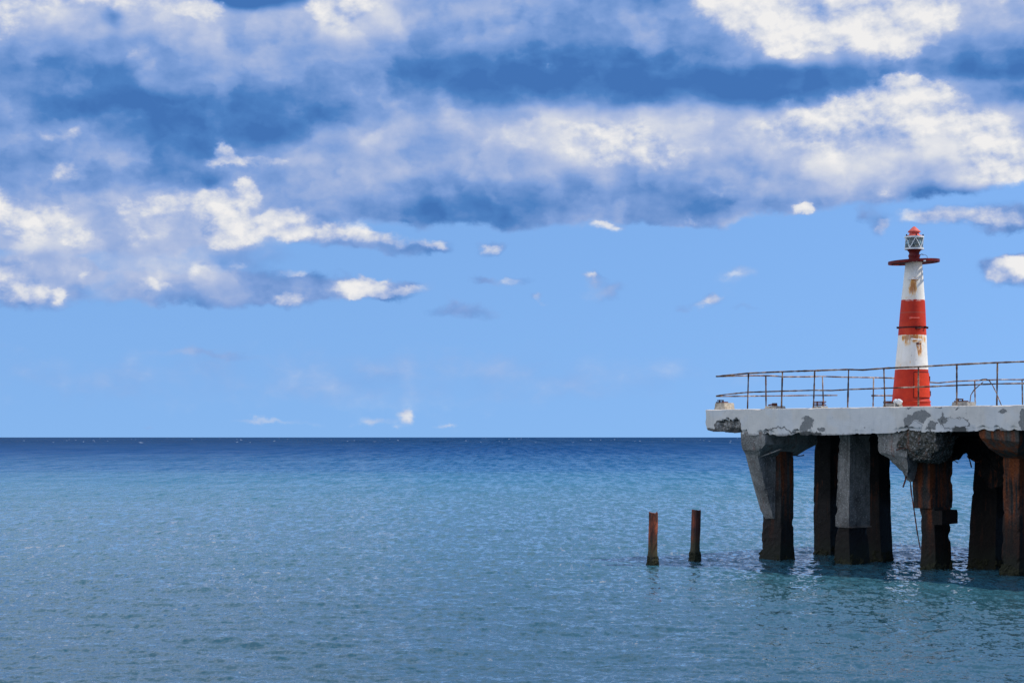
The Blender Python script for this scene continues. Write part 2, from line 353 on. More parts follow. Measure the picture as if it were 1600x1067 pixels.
def mat_paint_deck():
    m, t, b, pos = new_mat("whitewashed_concrete")
    rel = t.v('SUBTRACT', pos, tuple(CP))
    s = t.v('DOT_PRODUCT', rel, tuple(A)); z = t.m('SUBTRACT', t.xyz(pos)[2], H)
    Q0 = t.comb(s, z, 0.0)
    wob = t.v('SUBTRACT', t.noise(pos, 5.0, 6, 0.65, color=True), (0.5, 0.5, 0.5))
    Q = t.v('ADD', Q0, t.v('MULTIPLY', wob, (0.42, 0.3, 0.0)))
    def bl(items):
        out = []
        for px, py, rx, ry, amp, inner in items:
            s_ = s_at(px, 0); Y = st(s_, 0).y
            out.append((s_, (HY - py) * Y / F, rx / 45.0, ry * Y / F, amp, inner))
        return out
    grey = t.blobs(Q, bl([(1438, 650, 17, 11, 1, .6), (1456, 664, 9, 11, 1, .5), (1420, 658, 9, 13, 1, .5), (1474, 658, 10, 9, 1, .5),
                          (1262, 660, 12, 13, 1, .5), (1256, 668, 10, 10, 1, .5), (1284, 671, 10, 5, 1, .5), (1420, 636, 6, 3, .9, .4), (1466, 636, 9, 4, .9, .4),
                          (1567, 642, 9, 6, 1, .4), (1567, 674, 8, 6, 1, .4), (1598, 655, 7, 22, 1, .5), (1497, 640, 3, 3, .9, .4), (1474, 648, 2, 9, .7, .3)]))
    scatter = t.mr(t.noise(t.v('MULTIPLY', pos, (1, 1, 1.3)), 2.6, 8, 0.7), 0.66, 0.70)
    scatter = t.m('MULTIPLY', scatter, 0.6)
    greym = t.mr(t.m('MAXIMUM', grey, scatter), 0.40, 0.55)
    beige = t.mr(t.blobs(Q, bl([(1430, 668, 16, 13, 1, .5), (1492, 664, 26, 13, 1, .6), (1515, 668, 14, 9, 1, .5)])), 0.45, 0.5)
    crack = t.blobs(Q, bl([(1430, 668, 19, 15, 1, 0), (1492, 662, 34, 17, 1, 0), (1216, 690, 60, 40, 1, 0)]))
    crack = t.m('LESS_THAN', t.m('ABSOLUTE', t.m('SUBTRACT', crack, 0.42)), 0.035)
    raw = t.mr(t.blobs(Q, bl([(1134, 668, 25, 15, 1, .6), (1108, 674, 12, 8, 1, .5), (1150, 664, 10, 14, 1, .6)])), 0.4, 0.5)
    dk = t.mr(t.blobs(Q, bl([(1145, 674, 25, 9, 1, .4), (1500, 673, 17, 11, 1, .3), (1434, 676, 9, 5, 1, .3), (1110, 676, 22, 7, 1, .3), (1262, 679, 34, 7, 1, .4)])), 0.35, 0.6)
    big = t.noise(pos, 1.3, 5, 0.6); fine = t.noise(pos, 28, 5, 0.7)
    paint = t.ramp(big, [(0.30, (.56, .52, .45)), (0.5, (.66, .61, .53)), (0.72, (.74, .68, .58))])
    paint = t.mix(t.mr(t.noise(t.v('MULTIPLY', pos, (3, 3, .7)), 2.4, 5, .6), .52, .75, 0, .55), paint, (.47, .44, .38))
    blue = t.mr(t.noise(t.v('ADD', pos, (9, 4, 2)), .9, 3, .5), .5, .56, 0, .35)
    paint = t.mix(blue, paint, (.60, .62, .62))
    cement = t.ramp(fine, [(0.3, (.15, .15, .14)), (0.6, (.25, .24, .215)), (0.8, (.36, .34, .30))])
    rawc = t.ramp(t.noise(pos, 14, 6, .75), [(0.33, (.05, .04, .035)), (0.5, (.20, .18, .15)), (0.62, (.40, .38, .34))])
    c = t.mix(beige, paint, (.52, .50, .46))
    c = t.mix(greym, c, cement)
    c = t.mix(t.m('MULTIPLY', beige, t.m('SUBTRACT', 1.0, t.mr(grey, .8, 1.0))), c, (.55, .53, .49))
    c = t.mix(raw, c, rawc)
    c = t.mix(t.m('MULTIPLY', dk, .92), c, (.035, .035, .028))
    c = t.mix(t.m('MULTIPLY', crack, .8), c, (.05, .05, .05))
    spots = t.mr(t.noise(pos, 7, 3, .6), .70, .74, 0, .8)
    c = t.mix(spots, c, (.12, .11, .09))
    # ragged darker band along the bottom arris
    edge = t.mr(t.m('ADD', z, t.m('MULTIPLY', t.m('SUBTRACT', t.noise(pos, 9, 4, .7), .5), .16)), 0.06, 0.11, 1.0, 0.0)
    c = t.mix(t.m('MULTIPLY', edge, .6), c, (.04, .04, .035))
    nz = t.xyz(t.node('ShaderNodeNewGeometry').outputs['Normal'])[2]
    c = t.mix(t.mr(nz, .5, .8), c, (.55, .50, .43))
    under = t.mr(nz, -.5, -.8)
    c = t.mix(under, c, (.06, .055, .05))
    t.put(b.inputs['Base Color'], c); b.inputs['Roughness'].default_value = .85
    hgt = t.m('ADD', t.m('MULTIPLY', fine, .35), t.m('MULTIPLY', t.m('SUBTRACT', 1.0, t.m('MAXIMUM', greym, raw)), .6))
    bump(t, b, hgt, .8, .02)
    return m

def mat_concrete(name, base=.16, rust=.3, wet_z=1.6, rough_agg=0.0, streak=1.0, seed=0.0):
    m, t, b, pos = new_mat(name)
    pos = t.v('ADD', pos, (seed * 2.3, seed, 0))
    z = t.xyz(pos)[2]
    big = t.noise(pos, 1.6, 6, .65); fine = t.noise(pos, 22, 6, .7)
    vert = t.noise(t.v('MULTIPLY', pos, (5, 5, .45)), 1.2, 5, .6)
    c = t.ramp(big, [(.3, (base * .38, base * .34, base * .27)), (.5, (base, base * .93, base * .80)), (.68, (base * 1.55, base * 1.45, base * 1.25))])
    drip = t.noise(t.v('MULTIPLY', pos, (7, 7, .35)), 1.6, 5, .65)
    c = t.mix(t.mr(drip, .52, .70, 0, .75), c, (base * .30, base * .27, base * .21))
    med = t.noise(pos, 6.5, 5, .7)
    c = t.mix(t.mr(med, .50, .66, 0, .6), c, (base * .5, base * .48, base * .42))
    sp = t.mr(fine, .54, .64, 0, .6)
    c = t.mix(sp, c, (base * 2.3, base * 2.25, base * 2.1))
    c = t.mix(t.mr(fine, .42, .32, 0, .7), c, (base * .3, base * .3, base * .28))
    if rough_agg:
        vo = t.node('ShaderNodeTexVoronoi'); t.put(vo.inputs['Vector'], t.v('ADD', pos, t.v('SCALE', t.noise(pos, 9, 3, .6, color=True), .12))); vo.inputs['Scale'].default_value = 15
        c = t.mix(t.mr(vo.outputs['Distance'], .25, .55, 0, rough_agg), c, (.05, .045, .03))
    rs = t.mr(t.m('MULTIPLY_ADD', t.m('SUBTRACT', big, .5), .5, vert), .60 - .22 * rust, .72 - .15 * rust, 0, 1)
    c = t.mix(t.m('MULTIPLY', rs, .55 + .4 * rust), c, t.ramp(fine, [(.3, (.09, .022, .007)), (.6, (.26, .065, .016)), (.8, (.42, .15, .045))]))
    wz = t.m('ADD', z, t.m('MULTIPLY', t.m('SUBTRACT', t.noise(pos, 2.2, 5, .6), .5), 1.1))
    wet = t.mr(wz, wet_z - .25, wet_z + .35, 1.0, 0.0)
    c = t.mix(t.m('MULTIPLY', wet, .86), c, t.ramp(fine, [(.35, (.006, .004, .003)), (.7, (.022, .014, .008))]))
    weed = t.mr(wz, .25, .65, 1.0, 0.0)
    c = t.mix(t.m('MULTIPLY', weed, .8), c, (.016, .018, .010))
    t.put(b.inputs['Base Color'], c)
    t.put(b.inputs['Roughness'], t.mr(wet, 0, 1, .9, .55))
    b.inputs['Specular IOR Level'].default_value = .15
    bump(t, b, t.m('ADD', t.m('MULTIPLY', fine, .6), t.m('MULTIPLY', big, .6)), .9, .03)
    return m

def mat_rust(name, bright=1.0, green=True, dark=(.028, .012, .008)):
    m, t, b, pos = new_mat(name)
    z = t.xyz(pos)[2]
    n = t.noise(t.v('MULTIPLY', pos, (6, 6, 1.6)), 1.3, 7, .65); f = t.noise(pos, 40, 5, .7)
    c = t.ramp(n, [(.32, dark), (.48, (.10 * bright, .024 * bright, .010 * bright)), (.62, (.34 * bright, .065 * bright, .018 * bright)), (.8, (.42 * bright, .17 * bright, .10 * bright))])
    c = t.mix(t.mr(f, .55, .7, 0, .45), c, (.05, .025, .018))
    if green:
        wz = t.m('ADD', z, t.m('MULTIPLY', t.m('SUBTRACT', t.noise(pos, 5, 4, .6), .5), .5))
        c = t.mix(t.mr(wz, .35, .85, .9, 0), c, (.045, .042, .012))
        c = t.mix(t.mr(wz, .12, .32, .95, 0), c, (.014, .016, .008))
    t.put(b.inputs['Base Color'], c); b.inputs['Roughness'].default_value = .8
    bump(t, b, t.m('ADD', f, t.m('MULTIPLY', n, .7)), .8, .02)
    return m

def mat_rail():
    m, t, b, pos = new_mat("rusted_rail_metal")
    n = t.noise(pos, 1.9, 6, .75); f = t.noise(pos, 17, 4, .7)
    c = t.ramp(n, [(.36, (.020, .017, .016)), (.45, (.08, .040, .024)), (.54, (.26, .15, .09)), (.64, (.58, .44, .32))])
    c = t.mix(t.mr(f, .55, .65, 0, .5), c, (.30, .17, .10))
    t.put(b.inputs['Base Color'], c); b.inputs['Specular IOR Level'].default_value = .2; b.inputs['Roughness'].default_value = .75
    bump(t, b, f, .7, .01)
    return m

TX, TY = (1423 - 800) * 56 / F, 56.0
LEAN = ((1428 - 1423) * 56 / F / 4.2, 0.0)
def zt(py): return H + (HY - py) * TY / F     # height of a row at the tower
def mat_tower():
    m, t, b, pos = new_mat("banded_tower_paint")
    x, y, z = t.xyz(pos)
    rx = t.m('SUBTRACT', t.m('SUBTRACT', x, TX), t.m('MULTIPLY', t.m('SUBTRACT', z, DZ), LEAN[0]))
    ang = t.m('ARCTAN2', rx, t.m('SUBTRACT', TY, y))     # 0 towards -Y, grows towards +X
    n = t.noise(pos, 9, 6, .7); f = t.noise(pos, 45, 4, .7); big = t.noise(pos, 2.2, 4, .6)
    zw = t.m('ADD', z, t.m('MULTIPLY', t.m('SUBTRACT', n, .5), .035))
    def sel(a, b_): return t.m('MULTIPLY', t.m('GREATER_THAN', zw, a), t.m('LESS_THAN', zw, b_))
    whitem = t.m('ADD', sel(zt(577.5), zt(524)), sel(zt(469), zt(400)))
    red = t.ramp(big, [(.3, (.40, .018, .005)), (.55, (.52, .030, .007)), (.75, (.60, .055, .018))])
    red = t.mix(t.mr(f, .60, .72, 0, .3), red, (.68, .14, .07))
    red = t.mix(t.mr(t.noise(t.v('MULTIPLY', pos, (4, 4, 1)), 2.2, 5, .6), .6, .72, 0, .5), red, (.30, .025, .014))
    white = t.ramp(big, [(.3, (.68, .63, .53)), (.6, (.82, .78, .69))])
    # rust that has run down from the rungs and the joints
    Q0 = t.comb(ang, z, 0.0)
    Q = t.v('ADD', Q0, t.v('MULTIPLY', t.v('SUBTRACT', t.noise(t.v('MULTIPLY', pos, (3, 3, .8)), 5, 5, .7, color=True), (.5, .5, .5)), (1.3, .22, 0)))
    k = TY / F
    run = t.blobs(Q, [(-.25, zt(450), .5, 19 * k, 1.3, .1), (.10, zt(440), .25, 6 * k, .8, .1), (-.15, zt(437), .55, 3.5 * k, 1.0, .2),
                      (-.2, zt(527), 1.2, 8 * k, 1.1, .1), (-.55, zt(532), .3, 14 * k, .9, 0), (.85, zt(531), .2, 10 * k, .8, 0), (-.9, zt(529), .2, 8 * k, .7, 0), (.35, zt(545), .3, 18 * k, 1.3, .1), (.05, zt(531), .25, 9 * k, .8, 0), (.6, zt(530), .2, 9 * k, .7, 0),
                      (-.95, zt(571), .12, 5 * k, .8, 0), (-.3, zt(566), .1, 4 * k, .7, 0), (-.4, zt(466), 1.3, 3 * k, .35, 0)])
    stk = t.mr(t.noise(t.v('MULTIPLY', pos, (12, 12, .9)), 1.6, 4, .6), .36, .58, .25, 1.6)
    rm = t.mr(t.m('MULTIPLY', run, stk), .12, .95, 0, .95)
    white = t.mix(rm, white, t.ramp(run, [(.2, (.80, .50, .16)), (.7, (.72, .32, .05)), (1.3, (.45, .16, .03))]))
    specks = t.mr(t.noise(t.v('MULTIPLY', pos, (1, 1, .5)), 16, 4, .6), .70, .73, 0, .8)
    white = t.mix(specks, white, (.22, .10, .04))
    white = t.mix(t.mr(t.noise(t.v('MULTIPLY', pos, (5, 5, .5)), 1.5, 5, .6), .55, .8, 0, .5), white, (.66, .58, .44))
    c = t.mix(whitem, red, white)
    chips = t.m('MULTIPLY', t.mr(t.m('ABSOLUTE', t.m('SUBTRACT', z, zt(469))), .0, .06, 1, 0), t.mr(n, .50, .56))
    c = t.mix(t.m('MULTIPLY', chips, .8), c, (.75, .55, .46))
    seam = t.m('LESS_THAN', t.m('ABSOLUTE', t.m('SUBTRACT', z, zt(489))), .008)
    c = t.mix(t.m('MULTIPLY', seam, .8), c, (.30, .10, .06))
    t.put(b.inputs['Base Color'], c); b.inputs['Roughness'].default_value = .6; b.inputs['Specular IOR Level'].default_value = .25
    bump(t, b, t.m('ADD', n, t.m('MULTIPLY', f, .3)), .35, .01)
    return m

def mat_flat(name, col, rough=.6, var=.25, nscale=14, metallic=0.0):
    m, t, b, pos = new_mat(name)
    n = t.noise(pos, nscale, 5, .65)
    lo = tuple(c * (1 - var) for c in col); hi_ = tuple(min(1, c * (1 + var)) for c in col)
    t.put(b.inputs['Base Color'], t.ramp(n, [(.3, lo), (.7, hi_)])); b.inputs['Roughness'].default_value = rough; b.inputs['Specular IOR Level'].default_value = .2; b.inputs['Metallic'].default_value = metallic
    bump(t, b, n, .4, .01)
    return m

M_DECK = mat_paint_deck()
M_RAIL = mat_rail()
M_TOWER = mat_tower()
M_RED = mat_flat("red_paint", (.13, .010, .007), .5, .5, 7)
M_REDDARK = mat_flat("weathered_dark_red_paint", (.06, .008, .007), .6, .5, 8)
M_PINK = mat_flat("faded_red_paint", (.66, .13, .09), .6)
M_WHITE = mat_flat("white_paint", (.74, .74, .70), .45, .1)
M_RUST_A = mat_rust("bright_rust", 1.0)
M_RUST_B = mat_rust("dark_rust", .8)
M_BAR = mat_rust("bar_rust", .7, False)
M_PLINTH = mat_flat("weathered_block_concrete", (.46, .39, .29), .9, .45, 9)
M_PLINTH2 = mat_flat("grey_block_concrete", (.30, .28, .24), .9, .45, 9)
M_C1 = mat_concrete("pillar_concrete_stained", .05, .5, 1.15, seed=1)
M_C2 = mat_concrete("pillar_concrete_dark", .011, .0, 1.6, seed=2)
M_C3 = mat_concrete("pillar_concrete_pale", .21, .0, .9, seed=3)
M_C5 = mat_concrete("pillar_concrete_rusty", .04, .72, 1.3, seed=5)
M_C6 = mat_concrete("broken_concrete", .24, .2, -2, .85, seed=6)
M_CH = mat_concrete("haunch_concrete", .23, .05, -2, seed=7)

def mat_water():
    m, t, b, pos = new_mat("sea_water")
    x, y, z = t.xyz(pos)
    d = t.v('LENGTH', t.comb(x, y, 0.0))
    patch = t.noise(t.v('MULTIPLY', pos, (.011, .03, 0)), 1.0, 5, .6)
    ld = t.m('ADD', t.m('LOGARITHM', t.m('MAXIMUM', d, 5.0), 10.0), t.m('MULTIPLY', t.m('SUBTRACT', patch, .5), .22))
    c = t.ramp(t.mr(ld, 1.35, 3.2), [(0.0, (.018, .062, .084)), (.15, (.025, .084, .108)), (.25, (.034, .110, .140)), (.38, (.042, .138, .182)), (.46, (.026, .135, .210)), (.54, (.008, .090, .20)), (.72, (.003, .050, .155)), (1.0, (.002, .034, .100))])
    t.put(b.inputs['Base Color'], c)
    t.put(b.inputs['Roughness'], t.ramp(t.mr(ld, 1.4, 3.3), [(0, (.03,) * 3), (.3, (.07,) * 3), (.5, (.16,) * 3), (1, (.25,) * 3)]))
    b.inputs['IOR'].default_value = 1.333
    # ripples: the farther from the shore the longer and broader the waves; each layer lives in its own ring of sea
    l2 = t.m('LOGARITHM', t.m('MAXIMUM', d, 5.0), 2.0)
    acc = None
    for k in range(8):
        Yk = 26.0 * 2 ** k
        lx_, ly_ = .0044 * Yk, 2.4 * Yk * Yk / (F * H)
        vec = t.v('ADD', t.v('MULTIPLY', pos, (1 / lx_, 1 / ly_, 0)), (13.7 * k, 5.1 * k, k))
        nk = t.v('SUBTRACT', t.noise(vec, 1.30, 3, .68, .3, color=True), (.5, .5, .5))
        w = t.m('SUBTRACT', 1.0, t.m('ABSOLUTE', t.m('SUBTRACT', l2, math.log2(Yk))), clamp=True)
        if k == 7: w = t.mr(l2, math.log2(Yk) - 1, math.log2(Yk))
        w = t.m('SQRT', w)
        nk = t.v('SCALE', nk, w)
        acc = nk if acc is None else t.v('ADD', acc, nk)
    big = t.m('SUBTRACT', t.noise(t.v('MULTIPLY', pos, (.05, .12, 0)), 1.0, 5, .6), .5)
    ax_, ay_, az2 = t.xyz(acc)
    lean = t.m('ADD', t.mr(ld, 1.5, 2.9, .075, .17), t.m('MULTIPLY', big, .10))
    ny = t.m('SUBTRACT', t.m('MULTIPLY', ay_, t.mr(ld, 1.4, 2.5, .95, 2.2)), lean)
    gn = t.node('ShaderNodeNewGeometry').outputs['Normal']
    nv = t.v('NORMALIZE', t.v('ADD', gn, t.comb(t.m('MULTIPLY', ax_, t.mr(ld, 1.5, 2.6, .45, 1.5)), ny, 0.0)))
    t.l.new(nv, b.inputs['Normal'])
    # far out the steep wave fronts face the shore and show more of the water's own colour
    df = t.node('ShaderNodeBsdfDiffuse'); t.put(df.inputs[0], c); t.l.new(nv, df.inputs['Normal'])
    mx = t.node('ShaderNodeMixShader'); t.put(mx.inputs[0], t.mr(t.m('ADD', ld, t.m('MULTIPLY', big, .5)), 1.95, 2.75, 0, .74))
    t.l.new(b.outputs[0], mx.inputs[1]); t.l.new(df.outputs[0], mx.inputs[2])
    out = [n for n in t.n if n.type == 'OUTPUT_MATERIAL'][0]; t.l.new(mx.outputs[0], out.inputs[0])
    return m
M_WATER = mat_water()

# ------------------------------------------------------------------ sea: one sheet, real waves near the pier
def build_water():
    rng = np.random.default_rng(11)
    f10 = F * .64
    rows = [2.0, 4, 7, 10, 13, 16, 18.5, 20.5]
    y = f10 * H / 21.5
    pr = []
    while y > .35:
        pr.append(f10 * H / y)
        y -= .5 if y > 12 else (.35 if y > 4 else .2)
    rows = np.array(rows + pr + [26000.0, 42000.0, 60000.0])
    inner = np.linspace(-R(21), R(21), 1300)
    outer = np.linspace(R(21), 2 * math.pi - R(21), 120)[1:-1]
    th = np.concatenate([inner, outer]); m = len(th)
    Rr, T = np.meshgrid(rows, th, indexing='ij')
    X = Rr * np.sin(T); Y = Rr * np.cos(T)
    sp = np.gradient(rows)[:, None] * np.ones_like(X)
    Z = np.zeros_like(X)
    NW = 110
    lam = np.exp(rng.uniform(math.log(.26), math.log(5.0), NW))
    th0 = rng.normal(R(-100), R(38), NW)
    ph = rng.uniform(0, 2 * math.pi, NW)
    for i in range(NW):
        k = 2 * math.pi / lam[i]
        a = .0165 * lam[i] / (2 * math.pi) * (1.3 if lam[i] < 1.3 else .55)
        w = np.clip((lam[i] / (sp * abs(math.sin(th0[i])) + 1e-6) - 2.0) / 2.5, 0, 1)
        p = k * (X * math.cos(th0[i]) + Y * math.sin(th0[i])) + ph[i]
        Z += w * a * np.sin(p + .35 * np.sin(p))
    Z[:, 1300:] = 0; Z[-6:, :] = 0
    # swell standing up against the horizon
    g = rng.normal(0, 1, (len(rows), 1300)); g = (g + np.roll(g, 1, 1) + np.roll(g, -1, 1) + .6 * np.roll(g, 2, 1) + .6 * np.roll(g, -2, 1)) / 2.2
    sel = ((rows > 900) & (rows < 9000))[:, None]
    Z[:, :1300] += np.where(sel, np.clip(g, -1.5, 2.5) * .22 * np.clip(rows[:, None] / 2500, .3, 2.2), 0)
    V = np.stack([X, Y, Z], -1).reshape(-1, 3)
    nr = len(rows)
    i = np.arange(nr - 1)[:, None] * m; j = np.arange(m)[None, :]; j2 = (j + 1) % m
    Fq = np.stack([i + j, i + j2, i + m + j2, i + m + j], -1).reshape(-1, 4)
    V = np.vstack([V, [[0, 0, 0]]]); c = len(V) - 1
    tri = np.stack([np.full(m, c), np.roll(np.arange(m), -1), np.arange(m)], -1)
    me = bpy.data.meshes.new("water")
    me.vertices.add(len(V)); me.vertices.foreach_set('co', V.astype(np.float32).ravel())
    nl = Fq.size + tri.size
    me.loops.add(nl); me.loops.foreach_set('vertex_index', np.concatenate([Fq[:, ::-1].ravel(), tri[:, ::-1].ravel()]).astype(np.int32))
    npoly = len(Fq) + len(tri); me.polygons.add(npoly)
    tot = np.concatenate([np.full(len(Fq), 4), np.full(len(tri), 3)])
    me.polygons.foreach_set('loop_start', np.concatenate([[0], np.cumsum(tot)[:-1]]).astype(np.int32))
    me.polygons.foreach_set('use_smooth', np.ones(npoly, dtype=bool))
    me.update(calc_edges=True); me.validate()
    if me.polygons[0].normal.z < 0: me.flip_normals()
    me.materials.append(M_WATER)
    o = bpy.data.objects.new("water", me); COL.objects.link(o)
    return tag(o, "blue sea, turquoise near the pier and dark at the horizon", "sea", kind='structure')
build_water()

# whitecaps far out
def build_foam():
    mb = MB()
    for i in range(150):
        d = math.exp(random.uniform(math.log(1300), math.log(9000)))
        a = random.uniform(-R(17), R(17))
        x, y = d * math.sin(a), d * math.cos(a)
        w = random.uniform(.4, 1.7) * (1 + d / 2500); hgt = random.uniform(.03, .10) * (1 + d / 1300)
        n = 7; V = []
        for k in range(n):
            u = k / (n - 1) - .5
            e = (1 - (2 * u) ** 2)
            xx = x + u * w + random.uniform(-.1, .1)
            V += [(xx, y - .8 * e, -.05), (xx + .1, y, hgt * e * random.uniform(.5, 1) + .02), (xx, y + .8 * e, -.05)]
        Fc = []
        for k in range(n - 1):
            for r in range(2):
                q = k * 3 + r; Fc.append((q, q + 3, q + 4, q + 1))
        mb.add(V, Fc)
    m, t, b, pos = new_mat("foam"); b.inputs['Base Color'].default_value = (.32, .40, .50, 1); b.inputs['Roughness'].default_value = .9
    o = mb.build("sea_foam", m, None)
    tag(o, "tiny white foam crests breaking far out below the horizon", "foam", kind='stuff')
build_foam()

# ------------------------------------------------------------------ pier
pier = empty("pier", st(3, 3, 0))
tag(pier, "crumbling whitewashed concrete pier on stained pillars carrying the striped lighthouse", "pier")
def interp(x, tab):
    for (a, va), (b, vb) in zip(tab[:-1], tab[1:]):
        if x <= b: return va + (vb - va) * max(0, min(1, (x - a) / (b - a)))
    return tab[-1][1]
def build_slab():
    T = 13.2; S = 26.0
    ss = list(np.arange(0, 13.6, .055)) + list(np.arange(13.6, S, .5)) + [S]
    tab = [(s_at(p, 0), z) for p, z in ((1102, .27), (1106, .21), (1113, .165), (1140, .13), (1156, .10), (1158.5, .085), (1161, .05), (1210, .035), (1300, .055), (1400, .115), (1500, .145), (1600, .172), (1800, .2))]
    tab[0] = (0.0, .27)
    s0, s1 = s_at(1119, 0), s_at(1157.5, 0)
    NR = 13
    rings = []
    for s in ss:
        zb = interp(s, tab)
        ch = noise.fractal(Vector((s * 3.1, 2.2, .5)), .6, 2.1, 4)
        amt = .075 if s > s1 else .05
        zb += max(0, ch - .05) * amt * 1.3 + noise.noise(Vector((s * 14, 0, 0))) * .010
        ct = max(0, noise.noise(Vector((s * 2.1, 7.3, 0))) - .18) * .05 + abs(noise.noise(Vector((s * 9, 1.3, 0)))) * .010
        ring = []
        ring.append(st(s, .05 + ct, DZ - ct * .2))
        for r in range(NR):
            u = r / (NR - 1); z = (DZ - .012 - ct) * (1 - u) + (H + zb) * u
            t = noise.fractal(Vector((s * 1.6, z * 2, 4)), .8, 2, 3) * .010
            rel = z - H
            if s0 < s < s1:
                e = min(1, (s - s0) / .15, (s1 - s) / .03)
                lim = .50 - .12 * abs(s - (s0 + s1) / 2) / (s1 - s0) + noise.noise(Vector((s * 6, 3, 3))) * .09
                if rel < lim: t += e * (.09 + .06 * noise.fractal(Vector((s * 9, z * 9, 8)), .6, 2, 4))
            if rel < zb + .06: t += max(0, ch) * .07
            if s < .06: t += .012
            ring.append(st(s + (0.02 * (1 - math.cos(u * 9)) if s < .01 else 0), t, z))
        for tt in (.5, 1.6, 4, T - .3): ring.append(st(s, tt, H + .16 if s < s1 else H + max(zb, .14)))
        ring.append(st(s, T, H + .2)); ring.append(st(s, T, DZ))
        rings.append(ring)
    V, Fc = [], []; m = len(rings[0])
    for r in rings: V += r
    for i in range(len(rings) - 1):
        for k in range(m):
            a, b = i * m + k, i * m + (k + 1) % m
            Fc.append((a, b, b + m, a + m))
    Fc.append(tuple(range(m))); Fc.append(tuple(range((len(rings) - 1) * m, len(rings) * m)))
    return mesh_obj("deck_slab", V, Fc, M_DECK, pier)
build_slab()

def foot(px, t, wa, wb, z, grow=0.0):
    """four corners of a pillar section; px is the bearing of its left front arris at inset t"""
    s = s_at(px, t)
    return [st(s - grow, t - grow, z), st(s + wa + grow, t - grow, z), st(s + wa + grow, t + wb + grow, z), st(s - grow, t + wb + grow, z)]
def arc_wet(V): return V
UND = H + .13     # underside of the slab

# pillar 1, left front, with its tapering haunch
p1 = rough_loft([foot(1190, 1.0, .72, .52, -1.2), foot(1187, 1.0, .80, .58, .0, .02), foot(1190, 1.0, .74, .55, .35), foot(1192, 1.0, .70, .52, 1.4), foot(1193, 1.0, .68, .52, UND)], amp=.030, seed=1, chip=.04)
o = mesh_obj("pillar", *p1, M_C1, pier); tag(o, "leftmost pillar with an orange rust streak")
sL = s_at(1160, .10)
def hz(py): return zz(py, 56.0)
def sec(s0, s1, t0, t1, z): return [st(s0, t0, z), st(s1, t0, z), st(s1, t1, z), st(s0, t1, z)]
brace = rough_loft([sec(sL, sL + .46, .08, 1.5, hz(690)), sec(sL + .01, sL + .455, .24, 1.5, hz(714)), sec(sL, sL + .44, .50, 1.5, hz(752)), sec(sL + .01, sL + .43, .83, 1.5, hz(799)), sec(sL + .10, sL + .42, .93, 1.3, hz(812))], seg=.07, amp=.010, seed=2, chip=.05)
o = mesh_obj("brace", *brace, M_CH, pier); tag(o, "grey slanting brace slab in front of the leftmost pillar")
cap = rough_loft([sec(sL - .005, sL + .93, .03, 2.25, UND + .02), sec(sL - .005, sL + .93, .06, 2.20, hz(694)), sec(sL + .003, sL + .70, .10, 2.0, hz(703)), sec(sL + .01, sL + .50, .26, 1.8, hz(713))], seg=.07, amp=.014, seed=3, chip=.06)
o = mesh_obj("pillar_capital", *cap, M_CH, pier); tag(o, "wide broken capital of the leftmost pillar")
v, f = box(on_front(1204, 708, .35), (A * 1.0 + Vector((0, 0, .28))).normalized(), B, (0, 0, 1), .42, .04, .012)
mesh_obj("form_strip", v, f, M_CH, pier)

# pillar 2, far row
p2 = rough_loft([foot(1273, 4.1, .62, .62, -1.2), foot(1272, 4.1, .64, .62, .0), foot(1271, 4.1, .66, .62, 1.5), foot(1273, 4.1, .62, .62, UND)], amp=.02, seed=4, chip=.02)
tag(mesh_obj("pillar", *p2, M_C2, pier), "dark far pillar left of the pale one")
# pillar 3: pale upper shell on a darker foot
p3a = rough_loft([foot(1310, 1.0, .45, .86, 1.02, .01), foot(1306.5, 1.0, .45, .86, 1.06, .02), foot(1309, 1.0, .42, .84, 2.2, .01), foot(1311, 1.0, .40, .84, UND)], amp=.02, seed=6, chip=.06)
tag(mesh_obj("pillar", *p3a, M_C3, pier), "pale speckled upper shell of the middle pillar")
p3b = rough_loft([foot(1305, 1.02, .55, .80, -1.2), foot(1304, 1.02, .56, .82, .1), foot(1307, 1.04, .44, .78, 1.0), foot(1308, 1.04, .42, .78, 1.12)], amp=.035, seed=7, chip=.06)
tag(mesh_obj("pillar_foot", *p3b, M_C2, pier), "dark wet foot of the middle pillar")
# pillar 4: dark one behind it
p4 = rough_loft([foot(1350, 3.0, .60, .50, -1.2), foot(1349, 3.0, .66, .50, .1), foot(1349, 3.0, .58, .50, 1.5), foot(1346, 3.0, .62, .50, UND)], amp=.02, seed=8, chip=.025)
tag(mesh_obj("pillar", *p4, M_C2, pier), "dark pillar standing right behind the pale one")
